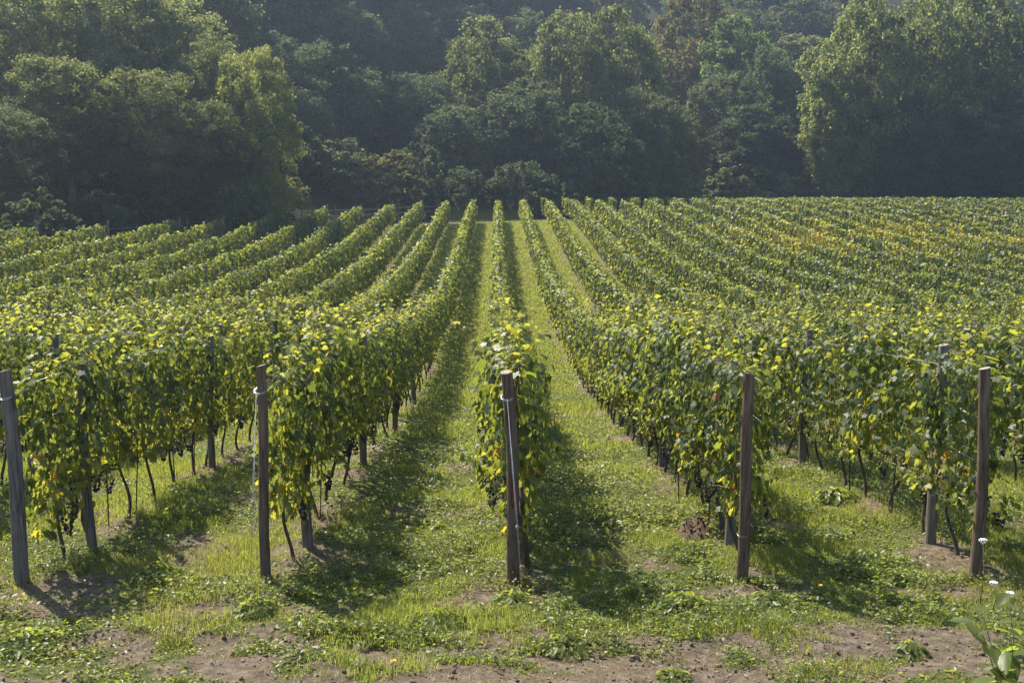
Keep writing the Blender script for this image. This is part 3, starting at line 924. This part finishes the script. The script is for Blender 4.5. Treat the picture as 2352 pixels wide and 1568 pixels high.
def dandelion(px, py, h, lab):
    x, y = on_ground(px, py)
    root = empty("dandelion", (x, y, gz(x, y)))
    tag(root, lab, "flower", "yellow flowers in the grass")
    V, F = tube(np.array([(0, 0, -.01), (.01, 0, h * .6), (.015, 0, h)]), .003, 5)
    ob("stem", mesh_np("stem", V, F, M_stem), root)
    parts = []
    for k in range(16):
        a = k * 2.4; el = .25 + .5 * (k % 3) / 2
        d = np.array([math.cos(a) * math.cos(el), math.sin(a) * math.cos(el), math.sin(el)])
        s = np.array([-math.sin(a), math.cos(a), 0]) * .006
        c = np.array([.015, 0, h])
        parts.append((np.array([c - s * .4, c + s * .4, c + d * .026 + s, c + d * .026 - s]), [np.array([(0, 1, 2, 3)])]))
    V, F = merge(parts)
    ob("flower_head", mesh_np("flower_head", V, F, M_yellow), root)
for px, py, h, lab in [(900, 1560, .14, "yellow flower on the track edge at the bottom, left of centre"), (1345, 1340, .07, "yellow flower right of the centre post's foot"),
                  (1358, 1325, .06, "yellow flower behind the one right of the centre post"), (1065, 1250, .06, "yellow flower in the weeds left of the centre post"),
                  (1960, 1310, .07, "yellow flower in the lane between the two right-hand posts"), (1880, 1360, .06, "yellow flower near the dirt between the two right-hand posts"),
                  (690, 1380, .06, "yellow flower right of the second post's foot"), (1700, 1425, .06, "yellow flower in front of the fourth post"),
                  (1990, 1400, .06, "yellow flower low in front of the rightmost lane")]:
    dandelion(px, py, h, lab)

def umbel(px, py, d, lab):
    hx, hz = ray(px, py)
    x = hx * d; zt = hz * d; g = gz(x, d); h = zt - g
    root = empty("wild_carrot", (x, d, g)); tag(root, lab, "flower", "white umbel flowers by the rightmost post")
    V, F = tube(np.array([(0, 0, -.02), (.03, .01, h * .5), (0, 0, h)]), (.005, .004, .003), 5)
    ob("stem", mesh_np("stem", V, F, M_stem), root)
    q = np.random.default_rng(int(px)); parts = []
    for k in range(60):
        a = q.random() * 6.283; rr_ = .036 * math.sqrt(q.random())
        parts.append((ICO * np.array([.005, .005, .004]) + np.array([rr_ * math.cos(a), rr_ * math.sin(a), h + .012 - rr_ * .15]), [ICO_F]))
    for k in range(8):
        a = k * .785
        parts.append(tube(np.array([(0, 0, h - .04), (.04 * math.cos(a), .04 * math.sin(a), h)]), .0018, 4))
    V, F = merge(parts)
    ob("flower_head", mesh_np("flower_head", V, F, M_white), root)
umbel(2258, 1240, 9.6, "tall white umbel flower in front of the rightmost end post")
umbel(2283, 1338, 9.4, "white umbel flower low to the right of the rightmost post")
umbel(2320, 1362, 9.2, "lowest white umbel flower near the right edge")

# mole hill
M_earth = wood_mat("dug_earth", (.05, .032, .022), (.17, .115, .08), (.10, .07, .05), 3)
def mound(px, py, rad, h, lab):
    x, y = on_ground(px, py)
    q = np.random.default_rng(3)
    n = 20; m = 9
    V = [(0, 0, h)]
    for a in range(1, m):
        for b in range(n):
            rr_ = rad * a / (m - 1); an = b * 6.283 / n
            V.append((rr_ * math.cos(an) * (1 + .1 * q.random()), rr_ * math.sin(an), h * (1 - a / (m - 1)) ** 1.25 + q.normal(0, .03) * (a < m - 1) - .03 * (a == m - 1)))
    F3 = np.array([(0, 1 + b, 1 + (b + 1) % n) for b in range(n)])
    F4 = np.array([(1 + (a - 1) * n + b, 1 + a * n + b, 1 + a * n + (b + 1) % n, 1 + (a - 1) * n + (b + 1) % n) for a in range(1, m - 1) for b in range(n)])
    V = np.array(V); parts = [(V, [F3, F4])]
    for e in range(260):
        b = V[q.integers(0, len(V))]
        parts.append((ICO * (.006 + .016 * q.random() ** 2) * np.array([1, .8, .7]) + b + q.normal(0, .012, 3), [ICO_F]))
    V2, F2 = merge(parts)
    o = ob("earth_mound", mesh_np("earth_mound", V2, F2, M_earth), None, (x, y, gz(x, y)))
    tag(o, lab, "mound")
mound(1603, 1222, .27, .15, "brown heap of dug earth left of the fourth end post")

# the leafy shrub in the lower right corner
def corner_shrub():
    q = np.random.default_rng(8)
    hx, hz = ray(2372, 1500)
    d = 5.9; x = hx * d; g = gz(x, d)
    root = empty("leafy_shrub", (x, d, g)); tag(root, "leafy shrub with large pale green leaves in the bottom right corner", "shrub")
    st, P, D = [], [], []
    for k in range(17):
        a = q.random() * 6.283; h = .70 + .75 * q.random(); sp = .08 + .30 * q.random()
        t = np.linspace(0, 1, 8)
        c = np.stack([sp * np.cos(a) * t ** 1.3, sp * np.sin(a) * t ** 1.3, -.05 + h * t - .12 * t ** 3], 1)
        st.append(tube(c, .007 - .005 * t, 5))
        for tt in np.linspace(.25, 1, 13):
            p = np.array([np.interp(tt, t, c[:, e]) for e in range(3)])
            dr = np.array([math.cos(q.random() * 6.283), math.sin(q.random() * 6.283), -.3])
            P.append(p + dr * .07); D.append(dr)
    V, F = merge(st); ob("stems", mesh_np("stems", V, F, M_stem), root)
    P = np.array(P); D = np.array(D); n = len(P)
    N = np.stack([q.normal(0, .35, n), q.normal(0, .35, n), np.full(n, .9)], 1)
    U, Dv, Nn = frames(N, D)
    LV = np.array([(0, -.55, .0), (.26, -.3, .05), (.34, .05, .06), (.22, .38, .02), (0, .68, -.10), (-.22, .38, .02), (-.34, .05, .06), (-.26, -.3, .05)], float)
    LF = np.array([(0, 1, 2), (0, 2, 3), (0, 3, 4), (0, 4, 5), (0, 5, 6), (0, 6, 7)])
    V, F, T = scatter_leaf(LV, LF, P, U, Dv, Nn, .08 + .07 * q.random(n), np.clip(.1 + .55 * q.random(n), 0, .85))
    ob("leaves", mesh_np("leaves", V, F, M_weed, T), root)
corner_shrub()

# ------------------------------------------------------------------ trees
def tree_meshes(seed, H=14.0, RX=5.0, leaf=.30, nclump=80, per=150, skirt=.12, trunk=True):
    q = np.random.default_rng(seed)
    # an uneven envelope: bumps and hollows round an egg-shaped crown, carried by many leaf clumps
    nb = 40
    bd = q.normal(0, 1, (nb, 3)); bd /= np.linalg.norm(bd, axis=1)[:, None]
    ba = q.uniform(-.26, .34, nb)
    d0 = q.normal(0, 1, (nclump, 3)); d0 /= np.linalg.norm(d0, axis=1)[:, None]
    env = 1 + (ba[None] * np.exp((d0 @ bd.T - 1) / .045)).sum(1)
    env = np.clip(env, .55, 1.32)
    rr_ = env * np.where(q.random(nclump) < .78, q.uniform(.80, 1.0, nclump), q.uniform(.35, .8, nclump))
    zc, rz_ = H * (.52 + skirt * .5), H * (.46 - skirt * .5)
    low = np.where(d0[:, 2] < 0, 1 - .18 * np.abs(d0[:, 2]), 1)
    C = np.stack([d0[:, 0] * RX * .9 * rr_ * low, d0[:, 1] * RX * .9 * rr_ * low, zc + d0[:, 2] * rz_ * np.minimum(rr_, 1.12)], 1)
    C[:, 2] = np.clip(C[:, 2], .3, H * 1.02)
    CR = RX * q.uniform(.06, .20, nclump)
    spr = q.random(nclump) < .2
    C[spr, :2] *= 1.12; CR[spr] *= .62
    n = nclump * per
    idx = np.repeat(np.arange(nclump), per)
    d = q.normal(0, 1, (n, 3)); d /= np.linalg.norm(d, axis=1)[:, None]
    rad = CR[idx] * (.25 + .85 * q.random(n) ** .55) * (1 + .7 * (q.random(n) > .9) * q.random(n))
    P = C[idx] + d * rad[:, None] * np.array([1.05, 1.05, .85])
    P[:, 2] = np.maximum(P[:, 2], .3)
    N = d * .7 + np.array([0, 0, .45]) + q.normal(0, .5, (n, 3))
    U, Dv, Nn = frames(N, q.normal(0, 1, (n, 3)) + np.array([0, 0, -.5]))
    tint = np.clip(.15 + .5 * q.random(n) + .35 * (q.random(nclump)[idx] - .5) + .25 * (rad / CR[idx] > .95), 0, 1)
    sz = leaf * (.6 + .8 * q.random(n))
    LQ = np.array([(0, -.55, 0), (.38, 0, .08), (0, .6, -.06), (-.38, 0, .08)], float)
    V, F, T = scatter_leaf(LQ, np.array([(0, 1, 2, 3)]), P, U, Dv, Nn, sz, tint)
    crown = mesh_np("tree_crown", V, F, M_tree, T)
    parts = []
    t = np.linspace(0, 1, 9)
    c = np.stack([.25 * np.sin(2.5 * t + q.random() * 6) * t, .25 * np.sin(2 * t + q.random() * 6) * t, -.6 + (H * .82 + .6) * t], 1)
    parts.append(tube(c, .24 * H / 14 * (1.15 - t) + .03, 8))
    for k in range(12):
        s = .2 + .06 * k * .9; s = min(s, .9)
        p0 = np.array([np.interp(s, t, c[:, e]) for e in range(3)])
        tgt = C[q.integers(0, nclump)]
        tgt = tgt if tgt[2] > p0[2] - .5 else tgt + np.array([0, 0, 2.5])
        u = np.linspace(0, 1, 6)[:, None]
        mid = p0 + (tgt - p0) * u + np.array([0, 0, 1]) * np.sin(u * 3.14) * .5 + q.normal(0, .12, (6, 3)) * u
        parts.append(tube(mid, (.085 * (1.1 - u[:, 0]) + .015) * H / 14, 5, False))
    V, F = merge(parts)
    return crown, mesh_np("tree_trunk", V, F, M_bark, None, True)

TREES = {
    'fine0': tree_meshes(1, 15, 5.2, .165, 330, 190, .05), 'fine1': tree_meshes(2, 15, 4.6, .16, 320, 190, .08), 'fine2': tree_meshes(3, 15, 5.6, .17, 340, 190, .03),
    'oak0': tree_meshes(4, 14, 5.4, .22, 300, 145, .02), 'oak1': tree_meshes(5, 14, 4.8, .21, 290, 145, .05), 'oak2': tree_meshes(6, 14, 6.0, .23, 310, 145, .0),
    'far0': tree_meshes(7, 14, 5.6, .29, 230, 105, .03), 'far1': tree_meshes(8, 14, 5.0, .28, 230, 105, .04), 'far2': tree_meshes(9, 14, 6.2, .30, 240, 105, .02),
    'bush0': tree_meshes(10, 4, 2.3, .17, 90, 110, -.1), 'bush1': tree_meshes(12, 4, 2.1, .17, 90, 110, -.1), 'bush2': tree_meshes(13, 4, 2.6, .18, 100, 110, -.12),
}
TH = {'fine': 15.0, 'oak': 14.0, 'far': 14.0, 'bush': 4.0}
TR = {'fine0': 5.2, 'fine1': 4.6, 'fine2': 5.6, 'oak0': 5.4, 'oak1': 4.8, 'oak2': 6., 'far0': 5.6, 'far1': 5., 'far2': 6.2, 'bush0': 2.3, 'bush1': 2.1, 'bush2': 2.6}
def tree_at(x, y, h, wid, kind, label, group, color, rz=0.0, name="broadleaf_tree", cat="tree"):
    crown, trunk = TREES[kind]
    z = gz(x, y)
    root = empty(name, (x, y, z - .15), rz)
    H = TH[kind.rstrip('012')]
    root.scale = (wid / 2 / TR[kind],) * 2 + (h / H,)
    tag(root, label, cat, group)
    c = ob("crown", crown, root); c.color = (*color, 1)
    ob("trunk", trunk, root)
    return root

def tree_px(px, top, d, wpx, kind, label, color, group=None, name="broadleaf_tree", cat="tree", rz=None):
    hx, hz = ray(px, top)
    x = hx * d
    h = hz * d - gz(x, d) + .15
    tree_at(x, d, h, wpx * d / F_PX * 1.1, kind, label, group, color, random.uniform(0, 6.28) if rz is None else rz, name, cat)

G0 = (.85, .87, .9); LIT_YEL = (1.5, 1.42, 1.15); BLU = (.74, .82, .92); BRN = (1.2, .85, .75); OLV = (1.2, 1.15, .9); DRK = (.6, .68, .72); PAL = (1.5, 1.45, 1.5)  # yellow tint brightened to paint in the left grove's backlit glow
tl = [
    (60, -70, 84, 340, 'fine0', "tall yellowish oak, tint brightened as if sunlit, filling the top left corner of the view", LIT_YEL),
    (250, -80, 90, 330, 'fine2', "tall yellow-green oak, tint brightened as if sunlit, second from the left edge", LIT_YEL),
    (400, -20, 92, 300, 'fine1', "tall oak with pale sunlit top at the right of the left grove", LIT_YEL),
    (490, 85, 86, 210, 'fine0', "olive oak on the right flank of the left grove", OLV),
    (590, 108, 82, 180, 'fine1', "yellow-green oak, tint brightened as if backlit, sticking out rightmost from the left grove", (1.75, 1.62, 1.15)),  # glow painted into its tint, strongest of the grove
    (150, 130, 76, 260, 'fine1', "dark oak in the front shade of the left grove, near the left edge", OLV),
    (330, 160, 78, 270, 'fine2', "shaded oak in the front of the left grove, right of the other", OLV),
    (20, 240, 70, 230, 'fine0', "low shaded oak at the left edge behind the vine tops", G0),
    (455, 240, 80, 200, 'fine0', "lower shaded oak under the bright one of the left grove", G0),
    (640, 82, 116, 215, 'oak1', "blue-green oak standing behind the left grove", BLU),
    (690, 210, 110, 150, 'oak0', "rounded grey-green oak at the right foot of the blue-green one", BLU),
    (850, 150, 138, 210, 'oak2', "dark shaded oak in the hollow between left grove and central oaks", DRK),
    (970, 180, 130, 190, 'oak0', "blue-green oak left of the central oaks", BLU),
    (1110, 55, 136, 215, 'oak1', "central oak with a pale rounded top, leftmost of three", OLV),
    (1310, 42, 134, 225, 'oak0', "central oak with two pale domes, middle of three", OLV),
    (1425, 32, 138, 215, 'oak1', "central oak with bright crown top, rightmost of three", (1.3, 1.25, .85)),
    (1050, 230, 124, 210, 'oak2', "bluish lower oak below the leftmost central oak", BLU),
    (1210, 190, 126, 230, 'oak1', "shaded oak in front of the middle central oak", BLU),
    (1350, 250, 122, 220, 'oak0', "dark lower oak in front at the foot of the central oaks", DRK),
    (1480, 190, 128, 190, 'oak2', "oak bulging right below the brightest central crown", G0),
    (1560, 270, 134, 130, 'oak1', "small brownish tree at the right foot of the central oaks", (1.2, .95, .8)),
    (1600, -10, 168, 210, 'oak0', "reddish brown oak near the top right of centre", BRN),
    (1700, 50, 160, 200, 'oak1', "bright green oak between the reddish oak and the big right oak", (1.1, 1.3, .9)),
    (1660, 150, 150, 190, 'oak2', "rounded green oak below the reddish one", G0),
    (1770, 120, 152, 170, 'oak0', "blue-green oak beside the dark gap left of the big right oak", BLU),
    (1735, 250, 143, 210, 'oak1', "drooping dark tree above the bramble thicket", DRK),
    (1985, 20, 137, 240, 'oak0', "large sunlit oak at the right, its left side bright", (1.5, 1.45, 1.1)),  # tint of this oak and the next brightened to paint in sunlight
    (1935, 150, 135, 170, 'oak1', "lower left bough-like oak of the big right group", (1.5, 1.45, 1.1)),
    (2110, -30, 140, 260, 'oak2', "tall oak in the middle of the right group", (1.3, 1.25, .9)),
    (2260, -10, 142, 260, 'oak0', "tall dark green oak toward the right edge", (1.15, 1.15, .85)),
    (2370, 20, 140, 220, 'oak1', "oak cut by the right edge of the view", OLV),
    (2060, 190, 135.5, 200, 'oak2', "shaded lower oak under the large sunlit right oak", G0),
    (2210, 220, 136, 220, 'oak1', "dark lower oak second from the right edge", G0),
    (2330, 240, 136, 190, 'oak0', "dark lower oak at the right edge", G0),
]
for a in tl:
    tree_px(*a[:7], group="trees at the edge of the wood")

# hillside wood behind, tree after tree up the slope
q = np.random.default_rng(21)
for lay, (d, n) in enumerate([(148, 15), (162, 17), (176, 18), (192, 20), (210, 20), (230, 20), (250, 18)]):
    for k in range(n):
        hx = -.60 + 1.22 * (k + q.random() * .7) / n
        dd = d + q.uniform(-6, 6)
        x = hx * dd
        dd *= 1 - .22 * float(np.clip((-hx - .02) / .18, 0, 1)); x = hx * dd
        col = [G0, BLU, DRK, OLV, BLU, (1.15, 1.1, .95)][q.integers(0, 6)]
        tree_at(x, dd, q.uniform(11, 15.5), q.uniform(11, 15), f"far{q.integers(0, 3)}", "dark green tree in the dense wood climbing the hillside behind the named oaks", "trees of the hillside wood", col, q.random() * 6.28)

# shrubs along the foot of the wood
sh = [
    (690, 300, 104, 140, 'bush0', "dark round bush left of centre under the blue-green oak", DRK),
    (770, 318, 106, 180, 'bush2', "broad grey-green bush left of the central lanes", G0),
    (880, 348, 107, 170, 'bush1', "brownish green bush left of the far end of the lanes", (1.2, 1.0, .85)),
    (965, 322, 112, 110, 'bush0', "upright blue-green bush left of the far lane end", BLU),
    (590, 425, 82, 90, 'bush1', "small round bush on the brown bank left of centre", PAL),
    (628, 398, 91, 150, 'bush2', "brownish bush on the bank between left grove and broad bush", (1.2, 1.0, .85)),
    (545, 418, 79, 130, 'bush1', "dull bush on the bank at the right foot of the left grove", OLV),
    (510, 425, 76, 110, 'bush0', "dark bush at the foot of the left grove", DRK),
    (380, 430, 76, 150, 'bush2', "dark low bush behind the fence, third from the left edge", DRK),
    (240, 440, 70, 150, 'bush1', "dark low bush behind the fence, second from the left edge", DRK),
    (225, 325, 80, 170, 'bush2', "dark tall bush added to cover sunlit ground in the left grove", DRK),  # added to cover a sunlit ground patch showing through the crowns
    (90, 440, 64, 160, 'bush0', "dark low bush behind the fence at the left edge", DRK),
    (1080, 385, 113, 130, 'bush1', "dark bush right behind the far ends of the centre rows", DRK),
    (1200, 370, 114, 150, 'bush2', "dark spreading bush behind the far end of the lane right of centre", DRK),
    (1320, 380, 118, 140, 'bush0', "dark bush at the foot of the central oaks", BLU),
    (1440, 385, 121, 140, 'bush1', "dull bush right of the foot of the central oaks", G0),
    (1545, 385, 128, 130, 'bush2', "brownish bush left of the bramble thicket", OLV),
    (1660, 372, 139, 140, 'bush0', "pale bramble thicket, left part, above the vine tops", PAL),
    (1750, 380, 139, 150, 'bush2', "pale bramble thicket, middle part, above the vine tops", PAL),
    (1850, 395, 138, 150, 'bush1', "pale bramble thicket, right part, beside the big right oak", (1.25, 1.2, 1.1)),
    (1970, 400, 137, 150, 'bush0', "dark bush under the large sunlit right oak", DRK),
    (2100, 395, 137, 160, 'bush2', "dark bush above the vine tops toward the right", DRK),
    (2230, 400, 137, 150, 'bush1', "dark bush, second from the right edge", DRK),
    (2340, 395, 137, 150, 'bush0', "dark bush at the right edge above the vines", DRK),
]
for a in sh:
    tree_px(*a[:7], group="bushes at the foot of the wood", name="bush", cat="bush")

# tall dry and green grass on the bank under the trees
GV, G4, G3, GT, go = [], [], [], [], 0
n = 260000
x, y = scatter_xy(n, -45, 14, 40, 128, r)
t = y - field_end(x) - 3
pn = fbm(x * .25, y * .25, 91, 3)
keep = (t > 0) & (t < 16) & (x / y > -.5) & (r.random(n) < .3 + pn)
x, y, pn = x[keep], y[keep], pn[keep]
br = np.exp(-((x + 21.0) / 4) ** 2)
add_blades(x, y, (.35 + .8 * r.random(len(x))) * (.6 + .9 * pn) * (1 - .5 * br), np.full(len(x), .022), np.clip(.0 + .3 * r.random(len(x)) + .8 * br, 0, 1), r, .8)
tag(ob("bank_grass", mesh_np("bank_grass", np.concatenate(GV), [np.concatenate(G4), np.concatenate(G3)], M_shade_broom, np.concatenate(GT))), "tall grass and broom, tinted dark as in shade, on the bank between vineyard and trees", "grass", None, 'stuff')

# ------------------------------------------------------------------ wire fence along the far left edge
def fence():
    root = empty("wire_fence", (0, 0, 0)); tag(root, "wire fence with thin grey wooden posts along the far left field edge", "fence")
    xs = [-29, -26.6, -24.3, -22.4, -20.7, -19.2, -17.6, -15.6, -13.4, -12.0, -10.4, -8.8, -6.9, -5.4]
    pos = []
    for n_, x in enumerate(xs):
        y = float(field_end(x)) + 4.2
        if n_ == 0: root.location = (x, y, gz(x, y))
        pos.append((x - root.location.x, y - root.location.y, gz(x, y) - root.location.z))
    fm = [post_mesh("fence_post", 1.75, .055, 700 + e, M_postgrey, M_cut, 7)[0] for e in range(3)]
    for n_, p in enumerate(pos):
        ob("post", fm[n_ % 3], root, p, (random.uniform(-.05, .05), random.uniform(-.05, .05), n_), (1, 1, random.uniform(.9, 1.1)))
    for h in (.5, .95, 1.4):
        V, F = tube(np.array([(p[0], p[1], p[2] + h) for p in pos]), .008, 4)
        ob("wire", mesh_np("fence_wire", V, F, M_wire), root)
fence()

# ------------------------------------------------------------------ haze
def haze(density):
    m, t, out = new_mat("haze_air")
    pv = t.nodes.new("ShaderNodeVolumePrincipled")
    pv.inputs["Color"].default_value = (.56, .71, .94, 1)
    pv.inputs["Density"].default_value = density
    pv.inputs["Anisotropy"].default_value = .55
    t.links.new(pv.outputs[0], out.inputs["Volume"])
    x0, x1, y0, y1, z0, z1 = -175, 175, -25, 335, -7.5, 110
    V = np.array([(x, y, z) for z in (z0, z1) for y in (y0, y1) for x in (x0, x1)])
    F = np.array([(0, 2, 3, 1), (4, 5, 7, 6), (0, 1, 5, 4), (2, 6, 7, 3), (0, 4, 6, 2), (1, 3, 7, 5)])
    tag(ob("haze", mesh_np("haze", V, F, m)), "pale blue haze in front of the wood", "haze", None, 'stuff')
haze(.0006)
